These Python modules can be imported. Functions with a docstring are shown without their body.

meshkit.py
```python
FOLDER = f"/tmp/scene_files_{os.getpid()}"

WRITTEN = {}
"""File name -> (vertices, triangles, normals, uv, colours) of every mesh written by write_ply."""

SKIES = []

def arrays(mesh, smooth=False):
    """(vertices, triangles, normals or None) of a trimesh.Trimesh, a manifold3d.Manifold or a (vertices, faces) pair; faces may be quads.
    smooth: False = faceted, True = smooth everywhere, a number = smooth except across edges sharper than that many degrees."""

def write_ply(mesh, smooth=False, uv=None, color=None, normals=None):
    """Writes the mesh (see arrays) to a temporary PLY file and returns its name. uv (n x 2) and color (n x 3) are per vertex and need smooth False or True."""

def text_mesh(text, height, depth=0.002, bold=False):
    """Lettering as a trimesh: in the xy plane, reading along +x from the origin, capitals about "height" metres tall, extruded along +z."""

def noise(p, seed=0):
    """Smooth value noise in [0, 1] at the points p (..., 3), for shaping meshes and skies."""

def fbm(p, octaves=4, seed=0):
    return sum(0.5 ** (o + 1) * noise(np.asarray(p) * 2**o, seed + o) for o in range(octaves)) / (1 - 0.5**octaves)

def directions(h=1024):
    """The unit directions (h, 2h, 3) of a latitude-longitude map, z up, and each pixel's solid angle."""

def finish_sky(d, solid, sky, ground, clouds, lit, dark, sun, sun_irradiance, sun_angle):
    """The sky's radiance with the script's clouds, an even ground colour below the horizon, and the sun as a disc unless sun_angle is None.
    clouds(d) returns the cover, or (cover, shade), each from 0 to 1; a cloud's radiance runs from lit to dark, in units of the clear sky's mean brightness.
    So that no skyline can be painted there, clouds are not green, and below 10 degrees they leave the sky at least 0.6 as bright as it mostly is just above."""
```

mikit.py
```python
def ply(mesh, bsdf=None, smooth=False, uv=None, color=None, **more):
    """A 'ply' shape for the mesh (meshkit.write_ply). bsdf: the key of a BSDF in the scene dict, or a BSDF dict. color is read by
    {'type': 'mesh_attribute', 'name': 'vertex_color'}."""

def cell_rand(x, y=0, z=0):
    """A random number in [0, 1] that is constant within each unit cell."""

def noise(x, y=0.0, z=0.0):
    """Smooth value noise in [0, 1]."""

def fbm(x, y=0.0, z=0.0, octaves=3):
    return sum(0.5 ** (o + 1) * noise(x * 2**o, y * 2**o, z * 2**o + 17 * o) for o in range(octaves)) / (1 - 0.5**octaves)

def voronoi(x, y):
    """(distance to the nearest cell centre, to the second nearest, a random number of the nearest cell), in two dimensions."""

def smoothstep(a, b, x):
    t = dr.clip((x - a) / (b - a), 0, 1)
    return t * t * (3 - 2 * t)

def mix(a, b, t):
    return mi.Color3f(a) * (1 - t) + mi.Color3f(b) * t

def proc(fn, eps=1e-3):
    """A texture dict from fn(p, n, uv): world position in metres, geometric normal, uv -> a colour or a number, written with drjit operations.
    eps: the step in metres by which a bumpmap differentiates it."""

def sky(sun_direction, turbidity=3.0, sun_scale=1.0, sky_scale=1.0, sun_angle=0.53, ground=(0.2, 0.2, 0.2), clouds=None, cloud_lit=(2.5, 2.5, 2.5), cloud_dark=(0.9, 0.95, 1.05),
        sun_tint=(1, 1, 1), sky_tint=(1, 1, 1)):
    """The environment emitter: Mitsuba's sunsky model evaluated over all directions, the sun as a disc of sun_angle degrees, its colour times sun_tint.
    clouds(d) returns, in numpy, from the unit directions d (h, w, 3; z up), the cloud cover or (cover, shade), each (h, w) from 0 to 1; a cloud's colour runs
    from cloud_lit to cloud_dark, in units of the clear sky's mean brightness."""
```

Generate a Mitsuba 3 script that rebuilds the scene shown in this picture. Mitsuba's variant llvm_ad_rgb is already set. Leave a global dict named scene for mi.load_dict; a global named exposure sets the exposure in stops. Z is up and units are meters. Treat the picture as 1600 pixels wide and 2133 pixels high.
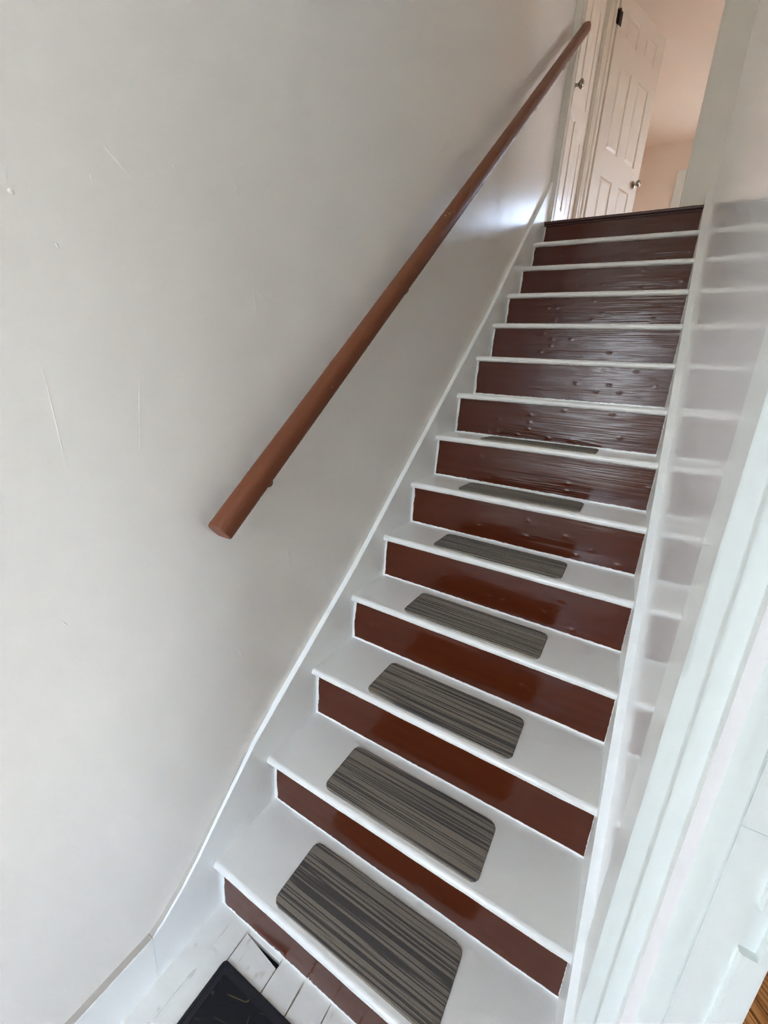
import math, random
import numpy as np, trimesh, manifold3d as m3, shapely.geometry as sg
import drjit as dr, mitsuba as mi, mikit, meshkit
from mikit import noise, fbm, smoothstep, mix, proc, cell_rand

rng = np.random.default_rng(7)
T = mi.ScalarTransform4f
scene, labels = {}, {}

# ------------------------------------------------------------------ camera, sky, exposure
yaw, pitch, roll = -.5059, -.2812, .0712
EYE = np.array([.8271, -.6002, 1.5932])
fw = np.array([math.sin(yaw) * math.cos(pitch), math.cos(yaw) * math.cos(pitch), math.sin(pitch)])
rt = np.cross(fw, [0, 0, 1]); rt /= np.linalg.norm(rt); up0 = np.cross(rt, fw)
up = -math.sin(roll) * rt + math.cos(roll) * up0
scene['camera'] = {'type': 'perspective', 'fov': math.degrees(2 * math.atan(800 / 890.42)), 'fov_axis': 'x', 'near_clip': .01, 'far_clip': 100.,
                   'to_world': T().look_at(origin=EYE.tolist(), target=(EYE + fw).tolist(), up=up.tolist())}


def clouds(d):
    p = d / np.maximum(d[..., 2:3], .12)
    c = meshkit.fbm(np.stack([p[..., 0] * .7, p[..., 1] * .7, 0 * p[..., 0]], -1), 4, 3)
    return np.clip((c - .25) * 3, 0, 1) * .65, np.clip((c - .55) * 2.5, 0, 1)


exposure = 5.95
scene['sky'] = mikit.sky([.55, .25, .8], turbidity=3.5, sun_scale=0.0, sky_scale=1.0, ground=(.50, .45, .36), clouds=clouds,
                         cloud_lit=(2.2, 2.2, 2.2), cloud_dark=(1.2, 1.25, 1.35))

# ------------------------------------------------------------------ materials (each once)


def principled(color, rough, spec=.5, bump=None, scale=1., **more):
    b = {'type': 'principled', 'base_color': color if isinstance(color, dict) else {'type': 'rgb', 'value': list(color)}, 'roughness': rough, 'specular': spec, **more}
    if bump:
        b = {'type': 'bumpmap', 'tex': bump, 'scale': scale, 'bsdf': b}
    return {'type': 'twosided', 'bsdf': b}


def wall_bump(p, n, uv):   # orange peel, trowel swells and a few paint nibs
    h = .00022 * fbm(p.y * 210 + p.x * 190, p.z * 210, p.x * 90, 2) + .0016 * fbm(p.y * 9, p.z * 7, p.x * 9, 2)
    i, j = dr.floor(p.y * 9 + p.x * 9), dr.floor(p.z * 9)
    u, v = p.y * 9 + p.x * 9 - i - .2 - .6 * cell_rand(i, j, 1), p.z * 9 - j - .2 - .6 * cell_rand(i, j, 2)
    r = .02 + .06 * cell_rand(i, j, 3)
    nib = dr.exp(-(u * u * (1 + 8 * cell_rand(i, j, 5)) + v * v) / (r * r)) * dr.select(cell_rand(i, j, 4) > .62, .0012, 0.)
    return h + nib


def gloss_bump(p, n, uv):
    return .00006 * fbm(p.y * 180, p.z * 180, 3, 2) + .00035 * smoothstep(.86, .95, noise(p.y * 30, p.z * 16, 5)) + .0003 * noise(p.y * 3, p.z * 2, 7)


def wall_color(p, n, uv):
    t = fbm(p.y * 1.3 + 4 * p.x, p.z * 1.3, p.x, 2)
    return mix((.755, .715, .645), (.775, .745, .69), t)


def brush_x(p, n, uv):     # brush strokes and wood grain along the step, with drips and nibs
    g = fbm(p.x * 7 + 3 * p.z, p.y * 260, p.z * 260, 2)
    w = noise(p.x * 3, p.y * 40 + p.z * 40, p.z * 10)
    i, j, k = dr.floor(p.x * 22), dr.floor(p.y * 45), dr.floor(p.z * 45)
    u, v = p.x * 22 - i - .5, p.y * 45 - j - .5
    nib = dr.exp(-(u * u * 14 + v * v * 10)) * dr.select(cell_rand(i, j + k * 31, 4) > .86, .0011, 0.)
    return .00028 * g + .0006 * w * noise(p.x * 2, p.y * 6, p.z * 6) + nib


def riser_bump(p, n, uv):
    rough = smoothstep(.7, 1.6, p.z)
    g = fbm(p.x * 6 + 2 * noise(p.x * 4, p.z * 12), p.z * 230, p.y * 3, 2)
    r = noise(p.x * 14 + p.y * 9, p.z * 90, p.y * 7)
    i, j = dr.floor(p.x * 20 + p.y * 13), dr.floor(p.z * 30)
    u, v = p.x * 20 + p.y * 13 - i - .5, p.z * 30 - j - .5
    nib = dr.exp(-(u * u + v * v) * 22) * dr.select(cell_rand(i, j, 4) > .90, .0012, 0.)
    return .00025 * g + rough * (.00045 * g + .0004 * r * r) + nib


def riser_color(p, n, uv):  # brown panel inside a ragged white cut-in line; uv in metres from the riser's lower left corner
    e = .0035 * noise(uv.y * 160, p.z * 9, p.y * 9) + .003 * noise(uv.x * 90, p.y * 31)
    left = uv.x - .005 - e - .006 * noise(uv.y * 30, p.y * 7)
    right = .94 - uv.x - .0005 - .6 * e
    low = uv.y - .004 - e - smoothstep(.06, .02, p.z) * .011 * noise(uv.x * 230) * noise(uv.x * 40, 3)
    m = smoothstep(0, .0012, dr.minimum(dr.minimum(left, right), low))
    t = fbm(uv.x * 5, p.z * 60, p.y * 3, 2)
    brown = mix((.060, .0102, .0022), (.080, .0148, .0032), t)
    return mix((.70, .71, .68), brown, m)


def carpet_color(p, n, uv):
    row = dr.floor(p.y * 300)                       # one tuft row is 3.3 mm
    f = p.y * 300 - row
    seg = p.x * 3.2 + 9 * cell_rand(row, 3)
    a = noise(seg, row * .31) * .65 + .35 * noise(p.x * 2, row * .9, 5)
    dark = smoothstep(.44, .60, a)
    c = mix((.27, .235, .19), (.098, .091, .084), dark)
    tuft = .62 + .38 * dr.sin(f * math.pi) * (.55 + .45 * noise(p.x * 420, row * 3.1))
    return c * tuft


def carpet_bump(p, n, uv):
    f = p.y * 300
    return .0009 * dr.abs(dr.sin(f * math.pi)) + .0006 * noise(p.x * 420, f * 2, p.z)


def rail_color(p, n, uv):
    t = fbm(p.x * 30, p.y * 6 + p.z * 6, p.z * 30 - p.y * 30, 3)
    chip = smoothstep(.90, .92, noise(p.y * 70, p.z * 70, p.x * 120)) * smoothstep(.72, .76, noise(p.y * 7, p.z * 7))
    return mix(mix((.122, .034, .012), (.160, .046, .016), t), (.45, .30, .22), chip)


def door_bump(p, n, uv):
    return .00012 * fbm(p.x * 60 + p.y * 60, p.z * 7, p.y * 20, 2)


def trim_bump(p, n, uv):   # vertical brush marks and dents in old trim
    return .0005 * fbm(p.x * 190, p.z * 9, p.y * 190, 2) + .0012 * noise(p.x * 25, p.z * 14, p.y * 25)


def trim_color(p, n, uv):
    s = smoothstep(.75, .9, noise(p.x * 60, p.z * 16, p.y * 60)) * smoothstep(.5, .75, noise(p.x * 5, p.z * 3, p.y * 5))
    return mix((.665, .70, .67), (.52, .53, .50), s * .5)


def board_color(p, n, uv):
    s = smoothstep(.72, .85, fbm(p.x * 45, p.y * 22, 3, 3))
    return mix((.74, .735, .69), (.50, .48, .42), s * .6)


def board_bump(p, n, uv):
    return .0007 * fbm(p.x * 170, p.y * 9, 1, 2) + .0016 * smoothstep(.6, .85, noise(p.x * 40, p.y * 24, 2))


def wood_color(p, n, uv):
    b = dr.floor((p.x * .8 + p.y * .6) * 7.7)
    a, c = p.x * .8 + p.y * .6, -p.x * .6 + p.y * .8
    warp = noise(a * 9, c * 2.2, b)
    ring = dr.sin((a * 26 + warp * 5 + b * 3.7) * 6.28)
    fine = fbm(a * 210, c * 5, b, 2)
    base = mix((.30, .115, .028), (.52, .245, .075), .5 + .5 * ring)
    return mix(base, (.17, .055, .014), smoothstep(.52, .8, fine)) * (.85 + .3 * cell_rand(b, 7))


def mat_color(p, n, uv):   # near-black with thin ochre veins
    v = dr.abs(noise(p.x * 17 + p.y * 9, p.y * 26 - p.x * 7, 3) - .5)
    w = dr.abs(noise(p.x * 40 - p.y * 22, p.y * 33, 8) - .5)
    k = (1 - smoothstep(.0, .035, v)) * smoothstep(.35, .7, noise(p.x * 30, p.y * 30)) + .5 * (1 - smoothstep(.0, .02, w)) * smoothstep(.5, .8, noise(p.x * 20, p.y * 20, 4))
    return mix((.006, .006, .009), (.10, .075, .03), dr.clip(k, 0, 1) * .8)


M = {
    'wall_paint': principled(proc(wall_color), .27, .5, proc(wall_bump, 8e-4)),
    'wall_gloss': principled((.72, .705, .69), .15, .5, proc(gloss_bump, 8e-4)),
    'tread_paint': principled((.74, .735, .70), .18, .5, proc(brush_x, 5e-4)),
    'riser_paint': principled(proc(riser_color), .18, .42, proc(riser_bump, 5e-4)),
    'stringer_paint': principled((.80, .81, .78), .34, .5, proc(trim_bump, 6e-4), .4),
    'trim_paint': principled(proc(trim_color), .3, .5, proc(trim_bump, 6e-4)),
    'bare_edge': principled((.43, .40, .35), .6, .3),
    'board_paint': principled(proc(board_color), .35, .5, proc(board_bump, 5e-4)),
    'gap_dark': principled((.012, .012, .016), .9, .2),
    'carpet': principled(proc(carpet_color), .95, .1, proc(carpet_bump, 3e-4), sheen=.3),
    'rail_paint': principled(proc(rail_color), .42, .45),
    'nosing_brown': principled((.055, .013, .007), .3, .5),
    'door_paint': principled((.74, .70, .62), .34, .5, proc(door_bump, 6e-4)),
    'peach_paint': principled((.76, .66, .57), .6, .3),
    'ceiling_paint': principled((.84, .755, .66), .8, .2),
    'white_ceiling': principled((.82, .80, .74), .8, .2),
    'wood': principled(proc(wood_color), .3, .5),
    'rubber': principled((.011, .011, .016), .45, .4),
    'mat_inlay': principled(proc(mat_color), .7, .3),
    'nickel': principled((.34, .32, .28), .16, .5, metallic=1.0),
    'bronze': principled((.05, .04, .035), .4, .5, metallic=.7),
    'glass': {'type': 'thindielectric'},
}
scene.update(M)

# ------------------------------------------------------------------ helpers


def obj(key, mesh, mat, smooth=30, label=None, cat=None, group=None, kind=None, **kw):
    base, k = key, 0
    while key in scene:
        k += 1
        key = f'{base}_{k:03d}'
    scene[key] = mikit.ply(mesh, mat, smooth=smooth, **kw)
    d = {n: v for n, v in (('label', label), ('category', cat), ('group', group), ('kind', kind)) if v}
    if d:
        labels[key] = d
    return key


def box(x0, x1, y0, y1, z0, z1):
    return trimesh.creation.box(bounds=[[x0, y0, z0], [x1, y1, z1]])


def bev(x0, x1, y0, y1, z0, z1, r=.003):
    """A box with chamfered edges."""
    P = []
    for sx, sy, sz in ((0, r, r), (r, 0, r), (r, r, 0)):
        for x in (x0 + sx, x1 - sx):
            for y in (y0 + sy, y1 - sy):
                for z in (z0 + sz, z1 - sz):
                    P.append((x, y, z))
    return trimesh.convex.convex_hull(np.array(P))


def cat(ms):
    return trimesh.util.concatenate(ms)


def extrude_x(poly, x0, x1):
    """A polygon in (y, z) extruded from x0 to x1."""
    m = trimesh.creation.extrude_polygon(sg.Polygon(poly), x1 - x0, engine='earcut')
    v = m.vertices
    return trimesh.Trimesh(np.stack([v[:, 2] + x0, v[:, 0], v[:, 1]], 1), m.faces)


def extrude_z(poly, z0, z1, steps=1):
    m = trimesh.creation.extrude_polygon(sg.Polygon(poly), z1 - z0, engine='earcut')
    m.apply_translation([0, 0, z0])
    return m


def man(t):
    t = trimesh.Trimesh(t.vertices, t.faces); t.merge_vertices()
    return m3.Manifold(m3.Mesh(np.asarray(t.vertices, np.float32), np.asarray(t.faces, np.uint32)))


def cut(a, bs):
    A = man(a)
    for b in bs:
        A = A - man(b)
    q = A.to_mesh()
    return trimesh.Trimesh(q.vert_properties[:, :3], q.tri_verts)


def grid(P):
    """Mesh of a (n, m, 3) grid of points."""
    n, m = P.shape[:2]
    i, j = np.meshgrid(np.arange(n - 1), np.arange(m - 1), indexing='ij')
    q = np.stack([i * m + j, (i + 1) * m + j, (i + 1) * m + j + 1, i * m + j + 1], -1).reshape(-1, 4)
    return P.reshape(-1, 3), np.vstack([q[:, [0, 1, 2]], q[:, [0, 2, 3]]])


def loft(rings):
    """Closed rings (k, n, 3) joined, both ends capped by a fan."""
    rings = np.asarray(rings, float)
    k, n = rings.shape[:2]
    v, f = grid(np.concatenate([rings, rings[:, :1]], 1))
    idx = np.arange(k * (n + 1)).reshape(k, n + 1)
    v = list(v); f = list(f)
    for e, s in ((0, 1), (k - 1, -1)):
        c = len(v); v.append(rings[e].mean(0))
        for j in range(n):
            f.append([c, idx[e, j], idx[e, j + 1]][::s])
    m = trimesh.Trimesh(np.array(v), np.array(f)); m.merge_vertices()
    m.fix_normals()
    return m


def lathe(profile, n=32):
    """Profile of (radius, height) turned about z."""
    return trimesh.creation.revolve(np.array(profile, float), sections=n)


# ------------------------------------------------------------------ room shell
XL, XR, XR2 = -.02, .962, 1.045      # left wall, right wall and its far face
FL2, CE = 2.8, 5.2                    # upper floor, ceiling
YB, YF = -2.4, 7.6                   # entry wall behind the camera, far wall of the upper hall
obj('wall_left', cut(box(-.14, XL, YB - .1, YF + .1, -.1, CE), [box(-.2, .1, 4.42, 5.2, FL2, FL2 + 2.19), box(-.06, .1, 3.17, 4.02, FL2, FL2 + 2.2)]), 'wall_paint', False,
    'white glossy plaster wall behind the brown handrail', kind='structure')
obj('wall_right', cut(box(XR, XR2, YB, 3.0, -.1, CE), [box(.9, 1.2, -.98, -.122, -.2, 2.06), box(.9, 1.2, -2.15, -1.0, 3.0, 4.15)]), 'wall_gloss', False, 'white glossy wall on the right of the stairs', kind='structure')
obj('wall_entry', cut(box(-.14, XR2, YB - .1, YB, -.1, CE), [box(.0, .86, YB - .3, YB + .1, -.2, 2.7)]), 'wall_paint', False, 'white wall with the front door behind the viewer', kind='structure')
obj('ceiling', box(-.14, 3.3, YB - .1, YF + .1, CE, CE + .1), 'ceiling_paint', False, 'pale ceiling above the stairs and the upper hall', kind='structure')

# upper hall
obj('floor_upper', cut(box(XL, 3.2, 2.955, YF, 2.6, FL2 - .001), [box(-1, XL + .001, 0, 9, 2, 3)]), 'wood', False, 'floor of the upper hall at the top of the stairs', kind='structure')
obj('wall_upper_far', cut(box(XL, 3.3, YF, YF + .12, FL2 - .2, CE), [box(.82, 1.95, YF - .1, YF + .3, 3.5, 4.72)]), 'peach_paint', False, 'peach wall at the far end of the upper hall', kind='structure')
obj('wall_upper_right', cut(box(3.2, 3.3, 2.9, YF, FL2 - .2, CE), [box(3.1, 3.4, 5.2, 6.2, 3.5, 4.7)]), 'peach_paint', False, 'peach wall on the right of the upper hall', kind='structure')
obj('wall_upper_near', box(XR2, 3.2, 2.9, 3.0, FL2 - .3, CE), 'peach_paint', False, 'peach wall beside the stairwell', kind='structure')
# raised paint scratches and lumps on the left wall, as (y, z) ends, half width, height
SCR = [((-.121, 1.951), (-.073, 1.919), .0020, .0012), ((-.257, 1.832), (-.250, 1.828), .0045, .0020), ((-.139, 1.896), (-.138, 1.886), .0016, .0012), ((.213, 1.801), (.269, 1.769), .0018, .0009),
       ((.206, 1.81), (.22, 1.739), .0018, .0008), ((.163, 1.993), (.171, 1.981), .0035, .0013), ((.011, 1.969), (.019, 1.965), .0035, .0013), ((-.204, 1.779), (-.2, 1.772), .0030, .0014),
       ((-.067, 1.671), (-.062, 1.660), .0022, .0011), ((-.086, 1.595), (-.10, 1.419), .0016, .0006), ((-.247, 1.599), (-.231, 1.416), .0016, .0006), ((.131, .858), (.152, .811), .0026, .0011),
       ((.33, 1.105), (.341, 1.051), .0018, .0010), ((-.274, 1.136), (-.267, 1.124), .0028, .0012)]
for (ya, za), (yb, zb), hw, hh in SCR:
    t = np.array([yb - ya, zb - za]); L_ = np.linalg.norm(t); t /= L_; nn = np.array([-t[1], t[0]])
    V, F = [], []
    K = 10
    for k in range(K + 1):
        e = math.sin(math.pi * (.04 + .92 * k / K)) ** .6
        c = np.array([ya, za]) + t * L_ * k / K
        for q, hgt in ((-1, 0), (-.4, .8), (0, 1), (.4, .8), (1, 0)):
            d = c + nn * hw * e * q
            V.append((XL + hh * e * hgt - .0001, d[0], d[1]))
    v_, f_ = grid(np.array(V).reshape(K + 1, 5, 3))
    obj('wall_left__paint_scratch', (v_, f_), 'wall_paint', True)
# window of the upper hall
wk = obj('window_1', cut(bev(.655, 2.11, YF - .03, YF - .001, 3.4, 4.83), [box(.80, 1.97, YF - .1, YF + .1, 3.5, 4.72)]), 'trim_paint', 30, 'white window casing on the far peach wall', kind='structure')
obj('window_1__sash', cut(box(.82, 1.95, YF + .04, YF + .075, 3.5, 4.72), [box(.86, 1.91, YF, YF + .1, 3.54, 4.09), box(.86, 1.91, YF, YF + .1, 4.13, 4.68)]), 'trim_paint', 30)
for z0, z1 in ((3.54, 4.09), (4.13, 4.68)):
    obj('window_1__pane', trimesh.Trimesh([[.86, YF + .06, z0], [1.91, YF + .06, z0], [1.91, YF + .06, z1], [.86, YF + .06, z1]], [[0, 1, 2], [0, 2, 3]]), 'glass', False)
# closet behind the open door
obj('wall_closet', cat([box(-1.25, -1.15, 4.2, 5.5, FL2, CE), box(-1.15, -.14, 4.2, 4.3, FL2, CE), box(-1.15, -.14, 5.4, 5.5, FL2, CE), box(-1.25, -.14, 4.2, 5.5, FL2 - .1, FL2), box(-1.25, -.14, 4.2, 5.5, CE, CE + .1)]), 'wall_paint', False, 'white room behind the open panelled door', kind='structure')

# room through the doorway on the right
obj('wall_parlor_front', box(XR2, 4.1, -2.6, -2.5, -.1, 2.55), 'wall_paint', False, 'wall of the room through the doorway', kind='structure')
obj('wall_parlor_right', cut(box(4.0, 4.1, -2.5, 2.6, -.1, 2.55), [box(3.8, 4.3, -1.2, .1, .9, 2.0)]), 'wall_paint', False, 'far wall of the room through the doorway', kind='structure')
obj('wall_parlor_back', box(XR2, 4.0, 2.5, 2.6, -.1, 2.55), 'wall_paint', False, 'back wall of the room through the doorway', kind='structure')
obj('ceiling_parlor', box(XR2, 4.1, -2.6, 2.6, 2.5, 2.6), 'white_ceiling', False, 'ceiling of the room through the doorway', kind='structure')
obj('floor_parlor', box(XR - .0, 4.0, -2.5, 2.5, -.1, -.016), 'gap_dark', False, 'orange wood floor in the doorway on the right', kind='structure')
# boards of that floor run obliquely to the doorway in the photograph
ca, sa = .8, .6
room = sg.box(XR2 - .08, -2.5, 4.0, 2.5).difference(sg.box(XR2 - .2, -.122, XR2 + .001, 3)).difference(sg.box(XR2 - .2, -3, XR2 + .001, -.98))
for b in range(-12, 30):
    w = 1 / 7.7
    q = [(b * w + .0015, -6), ((b + 1) * w - .0015, -6), ((b + 1) * w - .0015, 6), (b * w + .0015, 6)]
    g = sg.Polygon([(a * ca - c * sa, a * sa + c * ca) for a, c in q]).intersection(room)
    for h in getattr(g, 'geoms', [g]):
        if not h.is_empty and h.area > .003:
            m = trimesh.creation.extrude_polygon(h, .016, engine='earcut'); m.apply_translation([0, 0, -.016])
            obj('floor_parlor__board', m, 'wood', False)

# ------------------------------------------------------------------ entry floor: white painted boards with open joints
obj('floor', box(XL, XR, YB, .03, -.1, -.02), 'gap_dark', False, 'white painted board floor at the foot of the stairs', kind='structure')
cuts = [XL, .063, .1245, .2555, .341, .43, .515, .602, .69, .775, .86, XR]
for i in range(len(cuts) - 1):
    a, b = cuts[i] + (.0003 if i == 1 else .0014), cuts[i + 1] - (.0003 if i == 0 else .0016)
    y1, y2 = (.028, .028) if i != 2 else (.0085, -.006)
    n = 24
    ys, yr = np.linspace(YB, y1, n), np.linspace(YB, y2, n)
    jit = lambda s: .0010 * (meshkit.noise(np.stack([ys * 30, ys * 0 + i, ys * 0 + s], -1)) - .5)
    poly = [(a + d, y) for y, d in zip(ys, jit(1))] + [(b + d, y) for y, d in zip(yr[::-1], jit(2)[::-1] - (.0026 * np.clip((yr[::-1] + .075) / .1, 0, 1) if i in (1, 3) else 0))]
    obj('floor__board', extrude_z(poly, -.02, .0014 if i == 0 else .0006 * (i % 3) - .0006), 'board_paint', False)
obj('floor__board', bev(.1285, .2530, .0115, .03, -.02, -.0015, .0008), 'board_paint', False)   # the short end piece by the riser

# ------------------------------------------------------------------ stairs
yL = [.002, .222, .446, .681, .907, 1.129, 1.358, 1.588, 1.819, 2.037, 2.257, 2.488, 2.698, 2.921]
zL = [.199, .402, .609, .805, .996, 1.193, 1.395, 1.597, 1.800, 2.001, 2.202, 2.407, 2.603, 2.794]
zR = [.187, .390, .592, .789, .988, 1.185, 1.390, 1.589, 1.789, 1.988, 2.187, 2.388, 2.587, 2.777]
rise_y = [.024, .254, .473, .699, .925, 1.153, 1.387, 1.613, 1.842, 2.060, 2.280, 2.510, 2.721, 2.944]   # riser faces at the left
SK = -.008
WR = lambda y: .9433 - .0044 * y                                                         # right stringer's face
scene_key = 'staircase'
labels['staircase'] = {'label': 'steep straight staircase with white treads and brown painted risers', 'category': 'staircase'}


def tread(i):
    y0, y1 = yL[i] - .003, rise_y[i + 1] + .012
    r, t = .0135, .027
    prof = [(y1, -t), (y0 + r, -t)] + [(y0 + r - r * math.sin(a), -r - r * math.cos(a)) for a in np.linspace(.3, math.pi - .3, 9)] + [(y0 + r, 0), (y0 + .05, 0), (y0 + .1, 0), (y0 + .15, 0), (y1, 0)]
    rings = []
    n = 40
    for k in range(n + 1):
        s = k / n
        x = -.002 + s * (WR(y0) + .004)
        zz = zL[i] + s * (zR[i] - zL[i]); dy = SK * s
        ring = np.array([(x, a + dy, b + zz) for a, b in prof])
        w = meshkit.fbm(np.stack([np.full(len(prof), x * 14), ring[:, 1] * 30, ring[:, 2] * 30], -1), 3, i) - .5
        ring[:, 2] += .0022 * w
        ring[:, 1] += .0016 * w * (ring[:, 1] < y0 + .03)
        rings.append(ring)
    return loft(rings)


def riser(i):
    z0 = (0.0 if i == 0 else zL[i - 1]) - .004, (0.0 if i == 0 else zR[i - 1]) - .004
    z1 = zL[i] - .004, zR[i] - .004
    n, m = 60, 16
    P, UV = np.zeros((n + 1, m + 1, 3)), np.zeros((n + 1, m + 1, 2))
    for a in range(n + 1):
        s = a / n
        x = -.001 + s * (WR(yL[i]) + .002)
        lo, hi = z0[0] + s * (z0[1] - z0[0]), z1[0] + s * (z1[1] - z1[0])
        for b in range(m + 1):
            t = b / m
            P[a, b] = (x, rise_y[i] + SK * s, lo + t * (hi - lo))
            UV[a, b] = (s * .94, t * (hi - lo) - .004)
    w = meshkit.fbm(P * [5, 20, 24], 3, i + 40) - .5
    P[..., 1] += .0035 * w
    v, f = grid(P)
    uv = UV.reshape(-1, 2)
    # back face and edges give the board its thickness
    vb = np.vstack([v, v + [0, .012, 0]])
    k = len(v)
    rim = np.concatenate([np.arange(n + 1) * (m + 1), n * (m + 1) + np.arange(1, m + 1), (np.arange(n - 1, -1, -1)) * (m + 1) + m, np.arange(m - 1, 0, -1)])
    side = []
    for a, b in zip(rim, np.roll(rim, -1)):
        side += [[a + k, a + 2 * k, b + 2 * k], [a + k, b + 2 * k, b + k]]
    mesh = trimesh.Trimesh(np.vstack([v, vb]), np.vstack([f, f[:, ::-1] + 2 * k, side]), process=False)
    return mesh, np.vstack([uv, uv, uv])


for i in range(13):
    obj('staircase__tread', tread(i), 'tread_paint', 40)
for i in range(14):
    mesh, uv = riser(i)
    obj('staircase__riser', mesh, 'riser_paint', True, uv=uv)
# brown nosing board of the top floor
prof = [(3.0, 0), (3.0, -.03), (yL[13] + .012, -.03), (yL[13] + .012, -.022), (yL[13] + .003, -.021), (yL[13] - .001, -.016), (yL[13] - .002, -.010), (yL[13] + .002, -.004), (yL[13] + .012, 0)]
rings = []
for s in np.linspace(0, 1, 20):
    dz = (zL[13] + .004) * (1 - s) + s * (zR[13] + .012)
    rings.append([(-.001 + s * (WR(2.92) + .004), a + SK * s + .0008 * math.sin(s * 40), b + dz) for a, b in prof])
obj('staircase__nosing', loft(rings), 'nosing_brown', 30, 'dark brown nosing of the upper floor')
# left stringer: face at x = 0, sloping top edge, swept down to the skirting
top = [(-.192, .163), (-.164, .176), (-.10, .222), (-.05, .268), (.04, .365), (.17, .498), (.70, .917), (1.93, 2.016), (2.95, 3.015), (3.0, 3.062)]
obj('staircase__stringer', extrude_x([(3.0, 2.45), (.14, -.02), (-.192, -.02)] + top, XL, 0), 'stringer_paint', 25, 'white stringer under the handrail')
bare = [(-.192, .163, .017), (-.175, .170, .0135), (-.164, .176, .0145), (-.10, .222, .0125), (-.05, .268, .0115), (.04, .365, .0095), (.10, .433, .0072), (.17, .498, .0045), (.26, .569, .001)]
obj('staircase__stringer__bare_edge', loft([[(XL - .001, y, z - .002), (XL + w, y, z - .002), (XL + w, y, z + .0012), (XL - .001, y, z + .0012)] for y, z, w in bare]), 'bare_edge', False, 'beige unpainted strip along the top of the stringer')
# right stringer
topr = [(.21, .447), (.295, .522), (.624, .79), (.923, 1.082), (1.663, 1.705), (2.267, 2.225), (2.95, 2.84), (2.995, 2.88)]
sr = extrude_x([(2.995, 2.45), (.14, -.02), (-.01, -.02), (-.01, .27), (.21, .447)] + topr[1:], .9415, XR)
sr.vertices[:, 0] = np.where(sr.vertices[:, 0] < .95, WR(sr.vertices[:, 1]) - .0008, sr.vertices[:, 0])
obj('staircase__stringer', sr, 'stringer_paint', 25, 'white stringer against the right wall')
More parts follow.
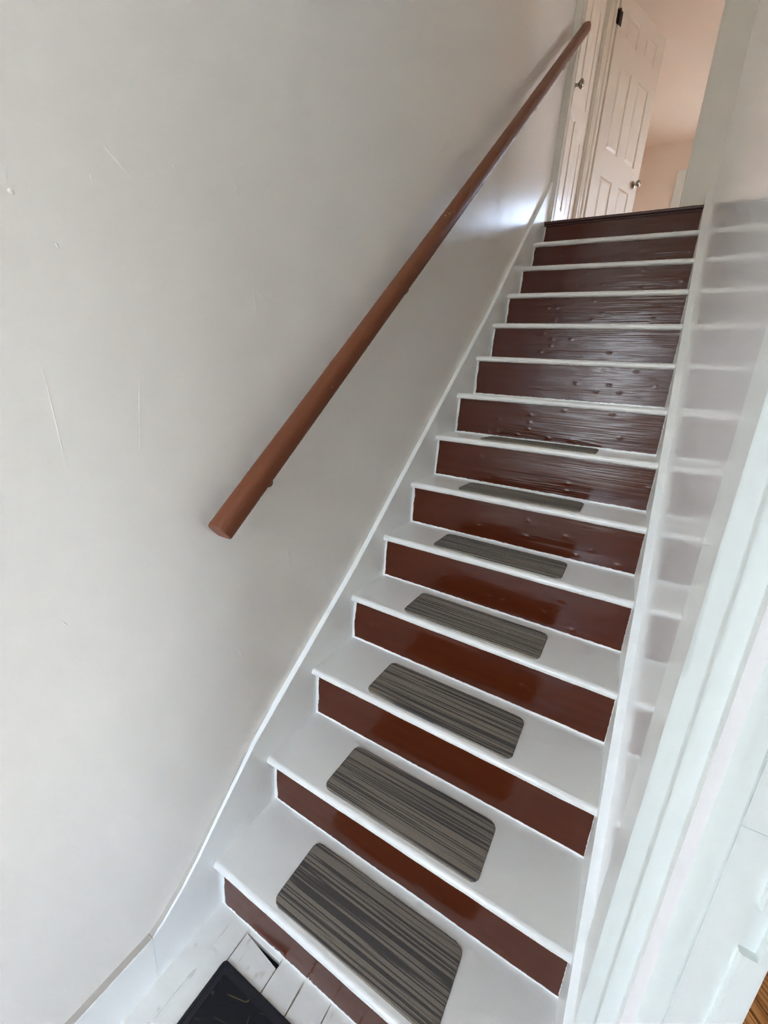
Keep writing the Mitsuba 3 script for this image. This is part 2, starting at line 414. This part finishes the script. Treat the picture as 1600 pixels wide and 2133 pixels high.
# skirting on the left wall, its top edge never painted white
obj('baseboard_left', cut(box(XL, 0, YB, -.1925, 0, .163), []), 'stringer_paint', False, 'white skirting board on the left wall', kind='structure')
obj('baseboard_left__top_edge', box(XL, -.003, YB, -.194, .163, .1652), 'bare_edge', False, 'beige top edge')

# carpet tread mats
ordn = ['lowest', 'second', 'third', 'fourth', 'fifth', 'sixth', 'seventh']
for i in range(7):
    x0, x1 = .216 - .003 * (i > 3), .711
    y0 = [.022, .241, .464, .700, .930, 1.150, 1.378][i]
    d = [.2, .191, .19, .181, .18, .185, .19][i]
    pl = sg.box(x0, y0, x1, y0 + d).buffer(-.024).buffer(.024, 12)
    lay = []
    for dz, ins in ((0, 0), (.0035, .0), (.0055, .0012), (.006, .004)):
        ring = np.array(pl.buffer(-ins, 12).exterior.segmentize(.01).coords)[:-1]
        ang = np.unwrap(np.arctan2(ring[:, 1] - y0 - d / 2, ring[:, 0] - (x0 + x1) / 2))
        ang = np.arange(180) * 2 * np.pi / 180
        ext = pl.buffer(-ins, 12)
        c = np.array(ext.centroid.coords[0])
        rr = []
        for a in ang:
            l = sg.LineString([c, c + np.array([math.cos(a), math.sin(a) ])]).intersection(ext)
            rr.append(l.coords[-1])
        s = (np.array(rr)[:, 0] / .94)
        zz = zL[i] + s * (zR[i] - zL[i]) + .0002
        lay.append(np.column_stack([np.array(rr)[:, 0], np.array(rr)[:, 1] + SK * s, zz + dz]))
    obj('stair_mat', loft(lay), 'carpet', 50, f'grey striped carpet mat on the {ordn[i]} step' + (' from the bottom' if i else ''), 'mat', 'grey striped carpet mats on the stairs')

# ------------------------------------------------------------------ handrail with wall brackets
A, B = np.array([.052, .026, 1.249]), np.array([.052, 3.075, 3.955])
ax = (B - A) / np.linalg.norm(B - A); nx = np.array([1., 0, 0]); nz = np.cross(ax, nx); nz = nz if nz[2] > 0 else -nz
Lr = np.linalg.norm(B - A)
th = np.linspace(0, 2 * np.pi, 40, endpoint=False)
se = lambda c, e: np.sign(c) * abs(c) ** e
prof = np.stack([.0275 * se(np.cos(th), .75), .0285 * se(np.sin(th), .8)], 1)
prof[prof[:, 1] < -.0235, 1] = -.0235
rings = []
for s, k in [(0, .93), (.0035, 1)] + [(x, 1) for x in np.linspace(.1, Lr - .09, 30)] + [(Lr - .05, .97), (Lr - .025, .88), (Lr - .01, .72), (Lr - .002, .5), (Lr, .3)]:
    sag = -.006 * math.sin(math.pi * s / Lr)
    rings.append([A + ax * s + nx * p[0] * k + nz * (p[1] * k + sag) for p in prof])
labels['handrail'] = {'label': 'long reddish brown wooden handrail fixed to the left wall', 'category': 'handrail'}
obj('handrail__rail', loft(rings), 'rail_paint', 40)
for yb in (.165, .83, 1.45, 2.12, 2.62):
    c = A + ax * ((yb - A[1]) / ax[1])
    under = c - nz * .026
    disc = lathe([(0, 0), (.031, 0), (.031, .004), (.024, .009), (.012, .012), (0, .012)], 28)
    disc.apply_transform(trimesh.transformations.rotation_matrix(math.pi / 2, [0, 1, 0]))
    wc = np.array([XL, c[1], c[2]]) - nz * .062
    disc.apply_translation(wc)
    P0, P3 = wc + [.008, 0, 0], under
    P1, P2 = P0 + [.03, 0, 0], P3 - nz * .03
    path = [P0 * (1 - t) ** 3 + 3 * P1 * t * (1 - t) ** 2 + 3 * P2 * t * t * (1 - t) + P3 * t ** 3 for t in np.linspace(0, 1, 14)]
    rr = []
    for j, q in enumerate(path):
        tg = path[min(j + 1, 13)] - path[max(j - 1, 0)]; tg /= np.linalg.norm(tg)
        u = ax; w_ = np.cross(tg, u)
        rr.append([q + .0075 * (math.cos(a) * u + math.sin(a) * w_) for a in np.linspace(0, 2 * np.pi, 12, endpoint=False)])
    saddle = bev(-.011, .011, -.038, .038, -.006, .003, .002)
    R = np.eye(4); R[:3, 0], R[:3, 1], R[:3, 2], R[:3, 3] = nx, ax, nz, under + nz * .002
    saddle.apply_transform(R)
    screws = []
    for e in (-.026, .026):
        sc = trimesh.creation.icosphere(2, .0055); sc.apply_translation(under - nz * .005 + ax * e); screws.append(sc)
    k = obj('handrail__bracket', loft(rr), 'rail_paint', 40)
    obj(k + '__wall_plate', disc, 'rail_paint', 30)
    obj(k + '__saddle', cat([saddle] + screws), 'rail_paint', 30)

# ------------------------------------------------------------------ six panel doors
COLS, ROWS = ((.135, .35), (.475, .685)), ((.25, .866), (1.075, 1.716), (1.885, 2.07))
DW, DH, DT = .815, 2.175, .036


def frustum(x0, x1, z0, z1, y0, y1, ins):
    P = [(x, y0, z) for x in (x0, x1) for z in (z0, z1)] + [(x, y1, z) for x in (x0 + ins, x1 - ins) for z in (z0 + ins, z1 - ins)]
    return trimesh.convex.convex_hull(np.array(P))


def make_door(key, to_world, label):
    """Front face in the plane y = 0 looking along -y, hinges at x = 0."""
    pockets = [frustum(a, b, c, d, -.002, .010, .014) for a, b in COLS for c, d in ROWS]
    slab = cut(bev(0, DW, 0, DT, .012, DH, .0015), pockets)
    labels[key] = {'label': label, 'kind': 'structure'}
    obj(key + '__slab', slab, 'door_paint', False, to_world=to_world)
    for c, d in ROWS:
        for a, b in COLS:
            obj(key + '__panel', frustum(a + .018, b - .018, c + .018, d - .018, .0102, .0035, .022), 'door_paint', False, to_world=to_world)
    rose = lathe([(0, 0), (.033, 0), (.033, .003), (.028, .008), (.015, .011), (0.0105, .016), (.010, .030), (.013, .036), (0, .036)], 32)
    ball = lathe([(0, .034), (.014, .034), (.024, .040), (.029, .048), (.030, .055), (.026, .062), (.016, .067), (0, .068)], 32)
    R = trimesh.transformations.rotation_matrix(math.pi / 2, [1, 0, 0])
    for q in (rose, ball):
        q.apply_transform(R); q.apply_translation([DW - .085, 0, .955])
    k = obj(key + '__knob', ball, 'nickel', 40, 'round metal door knob', to_world=to_world)
    obj(k + '__rosette', rose, 'nickel', 40, to_world=to_world)


W1 = T().translate([XL - .004, 4.0, FL2]).rotate([0, 0, 1], -90)      # closed, in the left wall; hinge side far
W1 = T(np.array([[0, -1., 0, XL - .004], [-1., 0, 0, 4.005], [0, 0, 1, FL2], [0, 0, 0, 1]]))   # mirrored so that it faces +x
make_door('door_1', W1, 'closed white six panel door at the top of the stairs')
a2 = math.radians(65.5)
W2 = T(np.array([[math.cos(a2), -math.sin(a2), 0, .03], [math.sin(a2), math.cos(a2), 0, 4.37], [0, 0, 1, FL2], [0, 0, 0, 1]]))
make_door('door_2', W2, 'open white six panel door standing ajar beside the peach room')
for z, mat in ((1.93, 'bronze'), (.25, 'bronze')):
    kn = trimesh.creation.cylinder(.008, .105, sections=20); kn.apply_translation([-.006, -.006, z + .05])
    leaf = bev(-.004, .042, -.003, .001, z, z + .1, .0008)
    leaf2 = bev(-.048, -.006, .002, .006, z, z + .1, .0008)
    obj('door_2__hinge', cat([kn, leaf, leaf2]), mat, 30, 'dark metal butt hinge', to_world=W2)


def casing(y0, y1, x0, x1, z0, z1):
    """Moulded casing on the left wall: stepped and grooved profile in plan."""
    w = y1 - y0
    pr = [(x0, y0), (x1 - .006, y0), (x1, y0 + .006), (x1, y0 + .22 * w), (x1 - .007, y0 + .27 * w), (x1 - .007, y0 + .40 * w), (x1 - .003, y0 + .45 * w), (x1 - .003, y0 + .58 * w),
          (x1 - .010, y0 + .62 * w), (x1 - .010, y0 + .8 * w), (x1 - .004, y0 + .85 * w), (x1 - .006, y1), (x0, y1)]
    return extrude_z(pr, z0, z1)


obj('trim_1', casing(3.0, 3.115, XL, .026, FL2, FL2 + 2.33), 'door_paint', 20, 'white moulded casing on the near side of the closed door', kind='structure')
obj('trim_2', casing(4.13, 4.02, XL, .016, FL2, FL2 + 2.33), 'door_paint', 20, 'white moulded casing on the far side of the closed door', kind='structure')
obj('trim_3', casing(4.24, 4.365, XL, .02, FL2, FL2 + 2.33), 'door_paint', 20, 'white moulded casing on the hinge side of the open door', kind='structure')
obj('trim_4', casing(5.32, 5.2, XL, .01, FL2, FL2 + 2.33), 'door_paint', 20, 'white casing behind the open door', kind='structure')
obj('trim_5', bev(XL, .02, 3.0, 4.13, FL2 + 2.205, FL2 + 2.33), 'door_paint', False, 'white head casing above the closed door', kind='structure')
obj('trim_12', bev(XL, .014, 4.24, 5.32, FL2 + 2.205, FL2 + 2.33), 'door_paint', False, 'white head casing above the open door', kind='structure')
# end of the right wall at the top of the stairs
obj('trim_6', cat([bev(.806, XR2 + .02, 3.0, 3.028, FL2, CE, .004), bev(.800, .816, 2.999, 3.04, FL2, CE, .004)]), 'door_paint', 30, 'white upright board at the end of the right wall upstairs', kind='structure')

# ------------------------------------------------------------------ doorway on the right: flat board, moulded casing, jamb with old hinge mortises
obj('trim_7', bev(.9585, XR + .001, -.047, .217, 0, 3.6, .001), 'stringer_paint', 30, 'flat white board between the right wall and the doorway casing', kind='structure')


prof = [(XR, -.047), (.9305, -.050), (.9325, -.0535), (.9458, -.0695), (.9475, -.0745), (.9462, -.0865), (.9470, -.0900), (.9500, -.0925), (.9610, -.1035), (.9665, -.1100), (.9700, -.1135),
        (.9850, -.1400), (.9892, -.1450), (.9897, -.134), (XR2, -.132), (XR2, -.12), (XR, -.12)]
zs = np.linspace(0, 2.08, 90)
rings = []
for z in zs:
    r = np.array([(x, y, z) for x, y in prof])
    w = meshkit.fbm(np.column_stack([r[:, 0] * 40, r[:, 1] * 40, np.full(len(r), z * 9)]), 3, 5) - .5
    r[1:13, 0] += .0016 * w[1:13]; r[1:13, 1] += .0010 * w[1:13]
    rings.append(r)
casing_mesh = loft(rings)
obj('trim_8', casing_mesh, 'trim_paint', 35, 'white moulded casing of the doorway at lower right', kind='structure')
# jamb lining: stop, rabbet and mortises cut into it
lin = box(.9948, XR2 + .004, -.1365, -.115, 0, 2.06)
lin2 = bev(1.0268, XR2 + .006, -.1430, -.115, 0, 2.06, .002)
pk = [box(.985, 1.02, -.17, -.1350, 1.206, 1.217), box(1.0262, 1.0415, -.18, -.1335, 1.062, 1.126)]
lin = cut(lin, [pk[0], pk[1]])
lin2 = cut(lin2, [pk[1]])
obj('trim_9', lin, 'trim_paint', False, 'white door jamb lining with an old hinge mortise', kind='structure')
obj('trim_9__stop', lin2, 'trim_paint', False)
obj('trim_10', bev(.9395, XR, -1.08, -.05, 2.075, 2.19), 'trim_paint', False, 'head casing of the doorway on the right', kind='structure')
obj('trim_11', bev(.9395, XR, -1.09, -.98, 0, 2.075), 'trim_paint', False, 'near casing of the doorway on the right', kind='structure')

# ------------------------------------------------------------------ front door behind the viewer (lights the entry)
labels['door_3'] = {'label': 'white glazed front door behind the viewer', 'kind': 'structure'}
obj('door_3__slab', cut(box(.0, .86, YB - .06, YB - .02, 0, 2.7), [box(.07, .76, YB - .1, YB + .1, .5, 2.6)]), 'door_paint', False)
obj('door_3__pane', trimesh.Trimesh([[.07, YB - .04, .5], [.76, YB - .04, .5], [.76, YB - .04, 2.6], [.07, YB - .04, 2.6]], [[0, 1, 2], [0, 2, 3]]), 'glass', False)

labels['window_2'] = {'label': 'tall landing window high in the right wall behind the viewer', 'kind': 'structure'}
obj('window_2__frame', cut(box(XR - .012, XR2, -2.15, -1.0, 3.0, 4.15), [box(.9, 1.2, -2.11, -1.04, 3.04, 3.55), box(.9, 1.2, -2.11, -1.04, 3.59, 4.11)]), 'trim_paint', False)
for z0, z1 in ((3.04, 3.55), (3.59, 4.11)):
    obj('window_2__pane', trimesh.Trimesh([[1.0, -2.11, z0], [1.0, -1.04, z0], [1.0, -1.04, z1], [1.0, -2.11, z1]], [[0, 1, 2], [0, 2, 3]]), 'glass', False)

# ------------------------------------------------------------------ black mat on the entry floor
x0, x1, y0, y1 = .121, .58, -.72, -.068
labels['floor_mat'] = {'label': 'black rubber-edged doormat on the white boards at the foot of the stairs', 'category': 'mat'}
outer = sg.box(x0, y0, x1, y1).buffer(-.012).buffer(.012, 8)
b = trimesh.creation.extrude_polygon(outer.difference(sg.box(x0 + .024, y0 + .024, x1 - .024, y1 - .024)), .007, engine='earcut'); b.apply_translation([0, 0, .0005])
lip = trimesh.creation.extrude_polygon(outer.buffer(-.0045).difference(outer.buffer(-.0085)), .0085, engine='earcut'); lip.apply_translation([0, 0, .0008])
obj('floor_mat__border', cat([b, lip]), 'rubber', False)
obj('floor_mat__inlay', box(x0 + .0235, x1 - .0235, y0 + .0235, y1 - .0235, .0005, .0055), 'mat_inlay', False)
